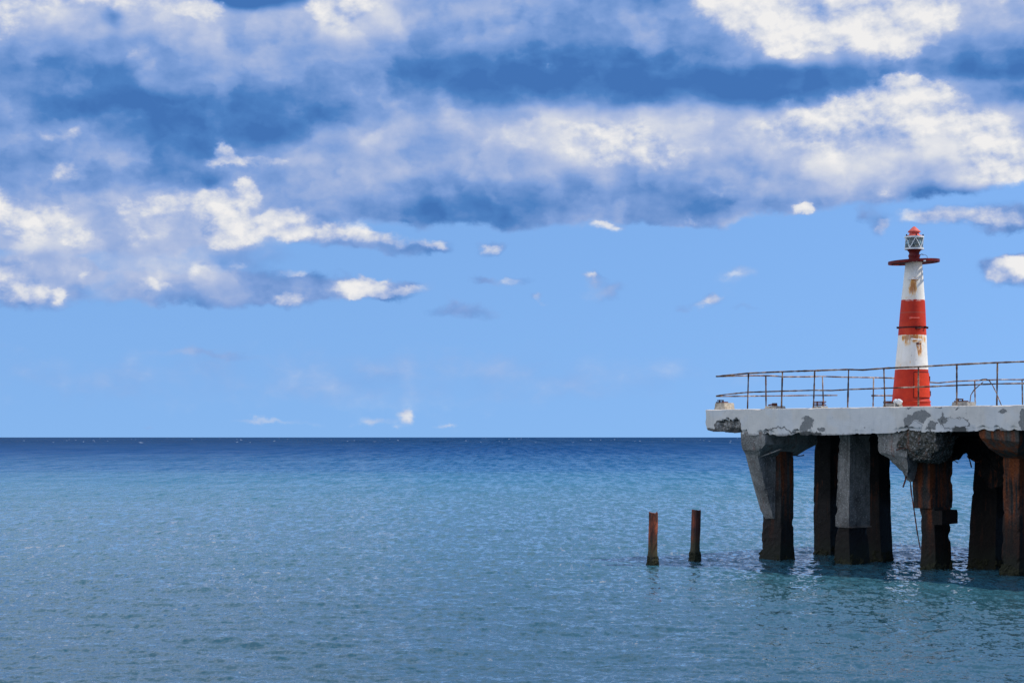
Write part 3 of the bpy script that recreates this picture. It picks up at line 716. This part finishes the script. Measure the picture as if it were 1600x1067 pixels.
# pillar 5: rusty, wide head, narrow shaft, ledge
def hz5(py): return zz(py, 51.6)
p5a = rough_loft([foot(1428, 1.0, .56, .92, hz5(796)), foot(1426, 1.0, .58, .94, hz5(760)), foot(1427, 1.0, .56, .92, hz5(719)), foot(1427, 1.0, .55, .90, UND)], amp=.018, seed=9, chip=.05)
tag(mesh_obj("pillar_head", *p5a, M_C5, pier), "rusty wide head of the pillar under the tower")
p5b = rough_loft([foot(1440, 1.12, .46, .62, -1.2), foot(1439, 1.12, .48, .66, .1), foot(1440, 1.12, .44, .64, 1.2), foot(1437, 1.10, .48, .70, hz5(794))], amp=.035, seed=10, chip=.05)
tag(mesh_obj("pillar", *p5b, M_C5, pier), "narrow rusty pillar under the lighthouse")
sl5 = s_at(1452, .95)
p5c = rough_loft([[st(sl5 + .1, .95, hz5(821)), st(sl5 + .42, .95, hz5(821)), st(sl5 + .42, 1.6, hz5(820)), st(sl5 + .1, 1.6, hz5(820))],
                  [st(sl5 + .1, .95, hz5(799)), st(sl5 + .42, .95, hz5(799)), st(sl5 + .42, 1.6, hz5(798)), st(sl5 + .1, 1.6, hz5(798))]], amp=.012, seed=11, chip=.03)
tag(mesh_obj("ledge", *p5c, M_C2, pier), "square ledge sticking out of the narrow rusty pillar")
# broken haunches over pillar 5
def loftq(rows, **k): return rough_loft([[on_front(px, py, t) for px, py, t in r] for r in rows], **k)
uz = 675
h5 = loftq([
    [(1371, 672, .12), (1415, 672, .12), (1440, 672, 1.1), (1396, 672, 1.1)],
    [(1370, 703, .14), (1416, 716, .14), (1438, 708, 1.1), (1396, 701, 1.1)],
    [(1385, 714, .30), (1419, 728, .25), (1436, 728, 1.1), (1404, 718, 1.1)],
    [(1409, 735, .55), (1420, 744, .5), (1432, 742, 1.1), (1416, 742, 1.1)],
    [(1413, 748, .75), (1424, 752, .7), (1430, 750, 1.1), (1420, 750, 1.1)]], seg=.08, amp=.09, freq=5, seed=12, chip=.1)
tag(mesh_obj("haunch", *h5, M_CH, pier), "pale broken haunch jutting left of the rusty pillar")
h5b = loftq([
    [(1402, 672, .06), (1462, 672, .06), (1500, 672, 1.6), (1440, 672, 1.6)],
    [(1404, 700, .08), (1464, 699, .08), (1496, 690, 1.6), (1440, 700, 1.6)],
    [(1424, 716, .3), (1458, 717, .3), (1486, 712, 1.5), (1446, 718, 1.5)],
    [(1430, 722, .7), (1454, 722, .7), (1482, 719, 1.4), (1450, 720, 1.4)]], seg=.05, amp=.16, freq=7, seed=13, chip=.12)
tag(mesh_obj("beam_end", *h5b, M_C6, pier), "crumbled beam end with exposed gravel above the rusty pillar")
# dark arch between pillars 5 and 7, a cross beam deeper under the deck
arch_px = [(1462, 672, 725), (1484, 672, 719), (1490, 672, 712), (1499, 672, 707), (1508, 672, 707), (1514, 672, 714), (1522, 672, 720), (1528, 672, 735), (1545, 672, 760), (1600, 672, 760), (1680, 672, 760)]
rows = []
for px, y0, y1 in arch_px:
    rows.append([(px, y0, 2.1), (px, y1, 2.1), (px + 12, y1, 2.6), (px + 12, y0, 2.6)])
ar = loftq(rows, seg=.07, amp=.14, freq=5, seed=14, chip=.05)
tag(mesh_obj("cross_beam", *ar, M_C2, pier), "dark arched beam between the two right pillars")
# pillar 6: dark and tapering, far row
p6 = rough_loft([foot(1513, 2.6, .85, .75, -1.2), foot(1512, 2.6, .90, .75, .0), foot(1516, 2.6, .84, .75, 1.2), foot(1527, 2.6, .66, .72, UND)], amp=.025, seed=15, chip=.03)
tag(mesh_obj("pillar", *p6, M_C2, pier), "black tapering pillar behind the rightmost one")
# pillar 7: right, rusty
p7 = rough_loft([foot(1565, 1.0, .54, 1.0, -1.2), foot(1564, 1.0, .56, 1.0, .0), foot(1567, 1.0, .50, .95, 1.3), foot(1567, 1.0, .50, .95, UND)], amp=.02, seed=16, chip=.07)
tag(mesh_obj("pillar", *p7, M_C5, pier), "rightmost pillar streaked with red rust")
h7 = loftq([
    [(1529, 671, .10), (1592, 671, .10), (1622, 671, 1.3), (1560, 671, 1.3)],
    [(1532, 684, .12), (1592, 690, .12), (1622, 690, 1.3), (1562, 690, 1.3)],
    [(1545, 701, .4), (1590, 706, .4), (1618, 706, 1.3), (1566, 706, 1.3)],
    [(1566, 713, .9), (1588, 716, .9), (1610, 716, 1.2), (1572, 716, 1.2)]], seg=.08, amp=.03, freq=4, seed=17, chip=.06)
tag(mesh_obj("haunch", *h7, mat_concrete("haunch_concrete_rusty", .07, .7, -2, .3, seed=8), pier), "rust stained haunch at the right picture edge")
# pillars further along, just outside the photograph
for px, t_, k in ((1690, 1.0, 20), (1660, 3.2, 21), (1830, 1.0, 22)):
    q = rough_loft([foot(px, t_, .6, .8, -1.2), foot(px, t_, .6, .8, 0), foot(px, t_, .55, .8, UND)], amp=.02, seed=k, chip=.05)
    mesh_obj("pillar", *q, M_C2, pier)
# downstand beams under the slab (front row and far row)
bm_ = MB()
for t0, t1, s0_, s1_, dz in ((1.1, 1.5, s_at(1300, 1.3), 15.0, .05), (4.1, 4.6, s_at(1275, 4.1), 14.0, .05)):
    bm_.add(*rough_loft([[st(s0_, t0, UND + .05), st(s0_, t0, H + dz), st(s0_, t1, H + dz), st(s0_, t1, UND + .05)],
                         [st(s1_, t0, UND + .05), st(s1_, t0, H + dz), st(s1_, t1, H + dz), st(s1_, t1, UND + .05)]], seg=.2, amp=.03, seed=30))
bm_.build("under_beam", M_C2, pier)

# bare reinforcing bars
def bar(pts, r=.012, t=.6, name="reinforcing_bar", par=None, mat=None):
    P3 = [on_front(px, py, t) for px, py in pts]
    V, Fc = tube(resample(P3, .06), r, 6, .25)
    return mesh_obj(name, V, Fc, mat or M_BAR, par or pier)
bar([(1422, 748), (1424, 770), (1428, 795), (1433, 830), (1438, 858)], .017, .8)
bar([(1416, 744), (1414, 752), (1411, 761)], .02, .6)
bar([(1400, 703), (1408, 701), (1415, 700)], .014, .05)
bar([(1480, 717), (1490, 719), (1497, 723)], .012, 1.6)
bar([(1511, 712), (1515, 718), (1518, 730)], .018, 2.0)
bar([(1520, 718), (1526, 722), (1529, 721)], .014, 2.0)
bar([(1245, 712), (1251, 712), (1256, 711)], .02, 1.9)
bar([(1254, 698), (1262, 695), (1276, 689)], .012, 2.6)

# weed and shellfish round the pillar feet
M_CRUST = mat_flat("crust", (.026, .026, .012), .85, .7, 22)
for px, t_, wa, wb in ((1187, 1.0, .80, .58), (1272, 4.1, .64, .62), (1304, 1.02, .56, .82), (1349, 3.0, .66, .50), (1439, 1.12, .48, .66), (1512, 2.6, .90, .75), (1564, 1.0, .56, 1.0)):
    q = rough_loft([foot(px, t_, wa, wb, -.5, .0), foot(px, t_, wa, wb, .0, .012), foot(px, t_, wa, wb, .14, .008), foot(px, t_, wa, wb, .26, -.02)], seg=.04, amp=.12, freq=11, seed=px % 17)
    mesh_obj("shellfish_crust", *q, M_CRUST, pier)

# ------------------------------------------------------------------ railings
front_top = [(1119, 588.0), (1140, 586), (1168, 583.2), (1222, 580.7), (1273, 579), (1326, 577.2), (1348, 578), (1382, 575.3), (1435, 573), (1495, 569.5), (1558, 566.5), (1600, 565), (1690, 561)]
front_mid = [(1119, 618.5), (1136, 616), (1168, 612.8), (1222, 611), (1273, 609.6), (1300, 610), (1326, 608.4), (1382, 606.4), (1435, 604.6), (1460, 603.6), (1495, 602), (1558, 599.6), (1600, 599), (1690, 597)]
fp = [(1169.5, 1168, 583), (1222.6, 1221, 580.6), (1273, 1271, 579), (1326, 1324.5, 577), (1381, 1382.7, 575.3), (1435, 1435, 573), (1495, 1495, 569.5), (1558.5, 1557.5, 566.5), (1623, 1622, 564), (1690, 1690, 561)]
TI = .16
rf = empty("railing", st(6, TI, DZ)); tag(rf, "long rusty pipe railing along the near deck edge, in front of the lighthouse", "railing", "rusty pipe railings on the pier")
def raildepth(px): return TI + .10 * max(0, (1168 - px) / 49)
V, Fc = tube(resample([on_front(px, py, raildepth(px)) for px, py in front_top], .12), .0225, 8, .22); mesh_obj("top_rail", V, Fc, M_RAIL, rf, True)
V, Fc = tube(resample([on_front(px, py, raildepth(px)) for px, py in front_mid], .12), .0185, 8, .25, 4); mesh_obj("middle_rail", V, Fc, M_RAIL, rf, True)
for pt, pb_, y0 in fp:
    a = on_front(pt, y0, TI); b = on_front(pb_, 640, TI); b.z = DZ - .02
    V, Fc = tube(resample([a, b], .08), .0215, 8, .25, pt); mesh_obj("post", V, Fc, M_RAIL, rf, True)
rb = empty("railing", st(.3, 6, DZ)); tag(rb, "sagging broken pipe railing behind the lighthouse, along the seaward end", "railing", "rusty pipe railings on the pier")
SI = .22
back_top = [(1120, 588.4), (1145, 587.6), (1175, 586.8), (1205, 587), (1225, 588.6), (1262, 588.6), (1285, 588), (1320, 589.2), (1365, 589.8), (1394, 590.6), (1425, 594), (1452, 597.2), (1466, 598.2), (1494, 595.6), (1523, 594.4), (1560, 593), (1600, 593), (1640, 592)]
V, Fc = tube(resample([on_end(px, py, SI) for px, py in back_top], .15), .020, 8, .22, 9); mesh_obj("top_rail", V, Fc, M_RAIL, rb, True)
V, Fc = tube(resample([on_end(px, py, SI) for px, py in [(1119, 619.2), (1150, 619), (1210, 618.4), (1258, 617.8), (1308, 617.6)]], .15), .018, 8, .3, 2); mesh_obj("middle_rail", V, Fc, M_RAIL, rb, True)
V, Fc = tube(resample([on_end(px, py, SI) for px, py in [(1362, 618), (1380, 618), (1400, 618)]], .15), .022, 8, .3, 5); mesh_obj("middle_rail", V, Fc, M_RAIL, rb, True)
for pt, pb_, y0 in [(1196.6, 1197, 587), (1285, 1287, 588), (1365, 1364, 589.8), (1444, 1444, 596), (1523, 1524, 594.4), (1597, 1598, 593)]:
    a = on_end(pt, y0, SI); b = on_end(pb_, 640, SI); b.z = DZ - .02
    V, Fc = tube(resample([a, b], .08), .0225, 8, .25, pt); mesh_obj("post", V, Fc, M_RAIL, rb, True)
# loose bent rod near the right
rod = [(1515.5, 628), (1517, 617), (1522, 609), (1530, 602), (1536, 597)]
rod2 = [(1531, 594), (1535, 592.6), (1541, 592), (1546, 595), (1551, 602), (1557, 614), (1561, 624), (1565, 634)]
rd = empty("bent_rod", on_front(1565, 634, .5)); tag(rd, "thin bent rod arching over the deck between the two rightmost railing posts", "rod")
for r_ in (rod, rod2):
    V, Fc = tube(resample([on_front(px, py, .45) for px, py in r_], .04), .012, 6, .2); mesh_obj("rod", V, Fc, M_RAIL, rd, True)

# ------------------------------------------------------------------ concrete blocks with rusty fittings on the edge
def ground_t(px, t): return st(s_at(px, t), t, DZ)
def block(px, w, d, h_, label, mat, fit, seed, t=.55):
    c = ground_t(px, t)
    root = empty("plinth", c); tag(root, label, "concrete block", "concrete blocks along the pier edge")
    def P3(u, v_, z): return c + A * u + B * v_ + Vector((0, 0, z))
    V, Fc = rough_loft([[P3(-w / 2, -d / 2, -.01), P3(w / 2, -d / 2, -.01), P3(w / 2, d / 2, -.01), P3(-w / 2, d / 2, -.01)],
                        [P3(-w / 2 + .02, -d / 2 + .02, h_), P3(w / 2 - .02, -d / 2 + .02, h_), P3(w / 2 - .02, d / 2 - .02, h_), P3(-w / 2 + .02, d / 2 - .02, h_)]], seg=.05, amp=.02, freq=6, seed=seed, chip=.05)
    mesh_obj("block", V, Fc, mat, root)
    fit(P3, h_, root)
    return root
def fit_plate(P3, h_, root):
    mb = MB(); mb.add(*box(P3(-.10, 0, h_ + .02), A, B, (0, 0, 1), .16, .09, .018)); mb.add(*box(P3(-.16, 0, h_ + .075), A, B, (0, 0, 1), .09, .05, .016))
    mb.add(*tube([P3(-.20, 0, h_ - .01), P3(-.20, 0, h_ + .10)], .02)); mb.add(*tube([P3(-.06, 0, h_ - .01), P3(-.06, 0, h_ + .07)], .02))
    mb.build("clamp", M_BAR, root)
def fit_bolt(P3, h_, root):
    mb = MB(); mb.add(*tube([P3(-.25, 0, h_ + .03), P3(-.08, 0, h_ + .055), P3(.05, 0, h_ + .05)], .02))
    mb.add(*rough_loft([[P3(-.02 + .09 * math.cos(k * math.pi / 3), .09 * math.sin(k * math.pi / 3), h_ - .01) for k in range(6)],
                        [P3(-.02 + .075 * math.cos(k * math.pi / 3), .075 * math.sin(k * math.pi / 3), h_ + .09) for k in range(6)]], seg=.04, amp=.012, seed=3))
    mb.build("bolt", M_BAR, root)
def fit_stack(P3, h_, root):
    mb = MB()
    for i, (z, w) in enumerate(((.03, .17), (.075, .13), (.12, .15))): mb.add(*box(P3(-.03 + .01 * i, 0, h_ + z), A, B, (0, 0, 1), w, .08, .014))
    mb.add(*tube([P3(-.12, 0, h_), P3(-.12, 0, h_ + .13)], .02)); mb.add(*tube([P3(.08, 0, h_), P3(.08, 0, h_ + .13)], .02))
    mb.build("clamp", M_BAR, root)
def fit_lumps(P3, h_, root):
    mb = MB(); mb.add(*box(P3(-.12, 0, h_ + .04), A, B, (0, 0, 1), .14, .08, .03)); mb.build("clamp", M_BAR, root)
    mb = MB()
    for u, r in ((.10, .075), (.20, .085), (.27, .05)):
        V, Fc = lathe([(.001, -r), (r * .7, -r * .7), (r, 0), (r * .7, r * .7), (.001, r)], 0, 0, 10)
        V = [P3(u, 0, h_ + .05) + Vector(p) * (1 + .25 * noise.noise(Vector(p) * 14 + Vector((u * 9, 0, 0)))) for p in V]
        mb.add(V, Fc)
    mb.build("rubble", M_WHITE, root)
block(1132, .42, .42, .19, "beige concrete block standing alone at the left tip of the deck", M_PLINTH, fit_plate, 1)
block(1211, .46, .40, .075, "flat block with a round rusty bolt, between the first two posts of the near railing", M_PLINTH, fit_bolt, 2)
block(1282, .34, .34, .055, "low block carrying a stacked rusty clamp, right of the third near post", M_PLINTH2, fit_stack, 3)
block(1395, .40, .36, .09, "grey block with white lumps at the left foot of the lighthouse", M_PLINTH2, fit_lumps, 4)
block(1507, .52, .40, .10, "wide grey block with a small clamp, right of the lighthouse", M_PLINTH2, fit_plate, 5)

# ------------------------------------------------------------------ lighthouse
lh = empty("lighthouse", (TX, TY, DZ))
tag(lh, "small red and white banded lighthouse with rust runs standing on the pier deck", "lighthouse")
kx = TY / F                                      # metres per photograph pixel at the tower
def ax(z): return TX + LEAN[0] * (z - DZ)
prof = [(.56, DZ - .01), (.56, DZ + .05), (.535, zt(629)), (.55, zt(628.5)), (.55, zt(627)), (29.0 * kx, zt(626)), (27.2 * kx, zt(600)), (25.6 * kx, zt(577)), (22.8 * kx, zt(540)), (21.8 * kx, zt(524)), (19.8 * kx, zt(490)), (18.2 * kx, zt(469)), (15.6 * kx, zt(440)), (13.2 * kx, zt(416)), (12.8 * kx, zt(408))]
fine = []
for (r0, z0), (r1, z1) in zip(prof[:-1], prof[1:]):
    k = max(1, int((z1 - z0) / .06))
    for i in range(k): fine.append((r0 + (r1 - r0) * i / k, z0 + (z1 - z0) * i / k))
fine.append(prof[-1])
V, Fc = lathe(fine, TX, TY, 72, LEAN, DZ)
V = [(x + .005 * noise.noise(Vector((x * 3, y * 3, z * 2))), y + .005 * noise.noise(Vector((x * 3, y * 3, z * 2 + 9))), z) for x, y, z in V]
mesh_obj("tower", V, Fc, M_TOWER, lh, True)
# curved hatch on the lower red band
def hatch():
    a0, a1 = R(-92), R(-22)
    z0, z1 = zt(621), zt(583); nn, mm = 20, 14
    def rad(z): 
        return interp(z, [(p[1], p[0]) for p in prof])
    V, Fc = [], []
    for off in (.004, .026):
        for j in range(mm + 1):
            for i in range(nn + 1):
                a = a0 + (a1 - a0) * i / nn; z = z0 + (z1 - z0) * j / mm
                r = rad(z) + off
                V.append((ax(z) + r * math.cos(a), TY + r * math.sin(a), z))
    L0 = (mm + 1) * (nn + 1)
    for j in range(mm):
        for i in range(nn):
            q = L0 + j * (nn + 1) + i; Fc.append((q, q + 1, q + nn + 2, q + nn + 1))
    for j in range(mm):
        for i in (0, nn):
            q = j * (nn + 1) + i; Fc.append((q, q + nn + 1, q + nn + 1 + L0, q + L0))
    for i in range(nn):
        for j in (0, mm):
            q = j * (nn + 1) + i; Fc.append((q, q + 1, q + 1 + L0, q + L0))
    # the dark gap round the plate
    G, GF = [], []
    b0, b1, y0, y1 = a0 - .035, a1 + .02, z0 - .022, z1 + .022
    for j in range(mm + 1):
        for i in range(nn + 1):
            a = b0 + (b1 - b0) * i / nn; z = y0 + (y1 - y0) * j / mm
            rr = rad(z) + .006; G.append((ax(z) + rr * math.cos(a), TY + rr * math.sin(a), z))
    for j in range(mm):
        for i in range(nn):
            q = j * (nn + 1) + i; GF.append((q, q + 1, q + nn + 2, q + nn + 1))
    gap = mesh_obj("door_gap", G, GF, M_REDDARK, lh)
    d = mesh_obj("door", V, Fc, mat_flat("hatch_red_paint", (.62, .042, .011), .6, .15), lh)
    for py in (592, 615):
        z = zt(py); r = rad(z)
        v, f = tube([(ax(z) + (r + .02) * math.cos(a1), TY + (r + .02) * math.sin(a1), z - .07), (ax(z) + (r + .02) * math.cos(a1), TY + (r + .02) * math.sin(a1), z + .07)], .028)
        mesh_obj("hinge", v, f, M_REDDARK, d)
hatch()
def rung(px, py, w, mat, out=.09, lift=.0):
    """bracket-shaped step bolted on the tower"""
    z = zt(py); r = interp(z, [(p[1], p[0]) for p in prof])
    u = (px - 800) * kx - ax(z); a = math.atan2(-math.sqrt(max(.001, r * r - u * u)), u)
    n = Vector((math.cos(a), math.sin(a), 0)); tt = Vector((-math.sin(a), math.cos(a), 0)); c = Vector((ax(z), TY, z)) + n * (r - .01)
    pts = [c - tt * w / 2, c - tt * w / 2 + n * out, c + tt * w / 2 + n * out + Vector((0, 0, -lift)), c + tt * w / 2 + Vector((0, 0, -lift))]
    V, Fc = tube(resample(pts, .03), .019, 6, .2)
    mb = MB(); mb.add(V, Fc); mb.add(*box(c - tt * w / 2 + n * .015, n, tt, (0, 0, 1), .012, .03, .03))
    mb.build("rung", mat, lh)
rung(1425, 498, .24, M_PINK); rung(1427, 531, .24, M_WHITE, .11, .02); rung(1424, 437, .22, M_WHITE, .12); rung(1430, 514, .1, M_REDDARK, .09); rung(1431, 538, .08, M_BAR, .05)
# clamp band with lugs
zb = zt(512); rbnd = interp(zb, [(p[1], p[0]) for p in prof])
mb = MB()
V, Fc = lathe([(rbnd - .004, zb - .02), (rbnd + .012, zb - .02), (rbnd + .012, zb + .02), (rbnd - .004, zb + .02)], ax(zb), TY, 48); mb.add(V, Fc)
for a in (R(180), R(0), R(-42), R(-70), R(90)):
    n = Vector((math.cos(a), math.sin(a), 0)); tt = Vector((-math.sin(a), math.cos(a), 0))
    mb.add(*box(Vector((ax(zb), TY, zb)) + n * (rbnd + .03), n, tt, (0, 0, 1), .035, .02, .028))
mb.build("clamp_band", M_REDDARK, lh)
# collar rods from the shaft (two small lugs by the top joint)
# gallery hoop
zg = zt(409); rg = 41 * kx * .97; gx = ax(zg)
tilt = (-.018, .0)
def tz(V, f=1.0): return [(p[0], p[1], p[2] + (p[0] - gx) * .045) for p in V]
gal = MB(); V, Fc = lathe([(rg - .012, zg - .045), (rg, zg - .045), (rg, zg + .03), (rg - .012, zg + .03)], gx, TY, 64); Fc = Fc[:-2]
Fc += [(3 * 64 + k, 3 * 64 + (k + 1) % 64, (k + 1) % 64, k) for k in range(64)]
gal.add(tz(V), Fc); gobj = gal.build("gallery", M_RED, lh, False)
gr = MB()
for r0, r1, z in ((.20, .34, .0), (.40, .47, .01), (.54, .60, .01)):
    V, Fc = lathe([(r0, zg + z), (r1, zg + z), (r1, zg + z + .015), (r0, zg + z + .015)], gx, TY, 48); Fc = Fc[:-2]
    Fc += [(3 * 48 + k, 3 * 48 + (k + 1) % 48, (k + 1) % 48, k) for k in range(48)]
    gr.add(tz(V), Fc)
for k in range(14):
    a = 2 * math.pi * (k + .3) / 14; n = Vector((math.cos(a), math.sin(a), 0)); tt = Vector((-math.sin(a), math.cos(a), 0))
    V, Fc = box(Vector((gx, TY, zg - .012)) + n * (rg + .2) / 2, n, tt, (0, 0, 1), (rg - .22) / 2, .022, .012); gr.add(tz(V), Fc)
mesh_obj("gallery_floor", gr.v, gr.f, M_REDDARK, lh)
v, f = box((gx - .30, TY - .60, zg - .01), (1, 0, .05), (0, 1, 0), (0, 0, 1), .07, .01, .02); mesh_obj("patch_plate", v, f, M_WHITE, lh)
v, f = box((gx + .16, TY - .70, zg - .035), (1, 0, .05), (0, 1, 0), (0, 0, 1), .03, .01, .018); mesh_obj("patch_plate", v, f, M_WHITE, lh)
# neck, lantern, roof
def lz(py): return zt(py)
lx = ax(lz(385))
V, Fc = lathe([(.155, lz(409)), (.155, lz(405)), (.15, lz(403)), (.165, lz(401)), (.165, lz(399)), (.14, lz(397)), (.15, lz(394)), (.20, lz(391)), (.215, lz(390)), (.215, lz(389.4))], lx, TY, 40); mesh_obj("neck", V, Fc, M_RED, lh, True)
V, Fc = tube([(lx + .13, TY - .05, lz(399)), (lx + .2, TY - .05, lz(397.6)), (lx + .25, TY - .05, lz(398.4))], .012, 6); mesh_obj("bracket", V, Fc, M_REDDARK, lh)
V, Fc = tube(resample([(lx + .22, TY, lz(398)), (lx + .30, TY, lz(398.2)), (lx + .36, TY, lz(400)), (lx + .37, TY, lz(404)), (lx + .38, TY, lz(406.5))], .03), .006, 5); mesh_obj("wire", V, Fc, M_BAR, lh)
m, t, b, pos = new_mat("lantern_glass"); b.inputs['Base Color'].default_value = (.75, .85, .82, 1); b.inputs['Roughness'].default_value = .06
b.inputs['Transmission Weight'].default_value = .92; b.inputs['IOR'].default_value = 1.45; M_GLASS = m
rl = 14.2 * kx
def ringm(r, z0, z1, th=.02):
    V, Fc = lathe([(r - th, z0), (r, z0), (r, z1), (r - th, z1)], lx, TY, 40); Fc = Fc[:-2]
    Fc += [(3 * 40 + k, 3 * 40 + (k + 1) % 40, (k + 1) % 40, k) for k in range(40)]
    return V, Fc
lant = empty("lantern", (lx, TY, lz(390))); lant.location = Vector((lx, TY, lz(390))) - Vector((TX, TY, DZ)); lant.parent = lh
V, Fc = ringm(rl - .018, lz(388.5), lz(372), .008); mesh_obj("glass", V, Fc, M_GLASS, lant, True)
fr = MB(); fr.add(*ringm(rl + .012, lz(390.2), lz(387.8), .05)); fr.add(*ringm(rl + .018, lz(372), lz(369.6), .05))
NB = 5
for k in range(NB):
    a0 = 2 * math.pi * k / NB - R(128); am = a0 + math.pi / NB; a1 = a0 + 2 * math.pi / NB
    p = lambda a, z: (lx + rl * math.cos(a), TY + rl * math.sin(a), z)
    fr.add(*tube([p(a0, lz(388)), p(am, lz(371.5))], .012, 6)); fr.add(*tube([p(am, lz(371.5)), p(a1, lz(388))], .012, 6))
fr.build("lantern_frame", M_WHITE, lant)
V, Fc = lathe([(.09, lz(389)), (.10, lz(387)), (.13, lz(384)), (.15, lz(380)), (.13, lz(376)), (.09, lz(373)), (.05, lz(371))], lx, TY, 24)
mesh_obj("lamp", V, Fc, mat_flat("lens_dark_glass", (.035, .035, .035), .12, .4), lant, True)
V, Fc = lathe([(rl - .03, lz(389.9)), (rl - .03, lz(389.0)), (.02, lz(388.9))], lx, TY, 32); mesh_obj("lantern_base", V, Fc, M_REDDARK, lant)
V, Fc = lathe([(rl - .005, lz(369.9)), (rl - .03, lz(368.6)), (.17, lz(367.6)), (.15, lz(366.8)), (.135, lz(365)), (.13, lz(363.6))], lx, TY, 40); mesh_obj("lantern_roof", V, Fc, M_PINK, lant, True)
V, Fc = lathe([(.13, lz(363.6)), (.175, lz(363.2)), (.178, lz(362)), (.15, lz(360.5)), (.09, lz(357.3)), (.035, lz(354.6)), (.002, lz(353.8))], lx, TY, 40); mesh_obj("finial", V, Fc, M_PINK, lant, True)
mb = MB()
for a in (R(-88), R(-160), R(-20), R(60), R(130)):
    mesh_obj("roof_lug", *box((lx + (rl - .01) * math.cos(a), TY + (rl - .01) * math.sin(a), lz(368.4)), (1, 0, 0), (0, 1, 0), (0, 0, 1), .016, .016, .03), M_REDDARK, lant)


# ------------------------------------------------------------------ two rusty piles
def pile(px, base_y, top_y, w, mat, label, seed, leanpx):
    Y = F * H / (base_y - HY); x = (px - 800) * Y / F; zt_ = zz(top_y, Y); lx_ = leanpx * Y / F
    root = empty("rusty_pile", (x, Y, 0)); tag(root, label, "pile", "rusty piles standing in the sea")
    def ring(k, z, dx):
        n = 12; o = []
        for i in range(n):
            a = 2 * math.pi * i / n + .3
            # squarish hollow section
            c_, s_ = math.cos(a), math.sin(a); q = (abs(c_) ** 4 + abs(s_) ** 4) ** -.25
            o.append(Vector((x + dx, Y, z)) + (A * c_ + B * s_) * (w * k * q * .5))
        return o
    V, Fc = rough_loft([ring(1.15, -1.2, -.02), ring(1.28, .0, 0), ring(1.15, .16, 0), ring(.98, .4, lx_ * .3), ring(1.0, zt_ * .6, lx_ * .6), ring(.98, zt_, lx_)], seg=.05, amp=.012, freq=5, seed=seed)
    tops = []
    V2 = []
    for p in V:
        p = Vector(p)
        if p.z > zt_ - .05: p.z += noise.noise(Vector((p.x * 11 + seed, p.y * 11, 0))) * .07
        V2.append(p)
    mesh_obj("shaft", V2, Fc, mat, root)
    band = rough_loft([ring(1.30, -.4, 0), ring(1.42, .02, 0), ring(1.36, .12, 0), ring(1.16, .24, lx_ * .2)], seg=.03, amp=.075, freq=12, seed=seed + 40)
    mesh_obj("shellfish_crust", *band, M_CRUST, root)
pile(1019.5, 882, 801, .215, M_RUST_A, "orange rusty pile with a sunlit side, left of the pair in the water", 1, 1.5)
pile(1085.5, 875, 797, .225, M_RUST_B, "dark rusty pile, slightly taller, between the orange pile and the pier", 2, 2.5)
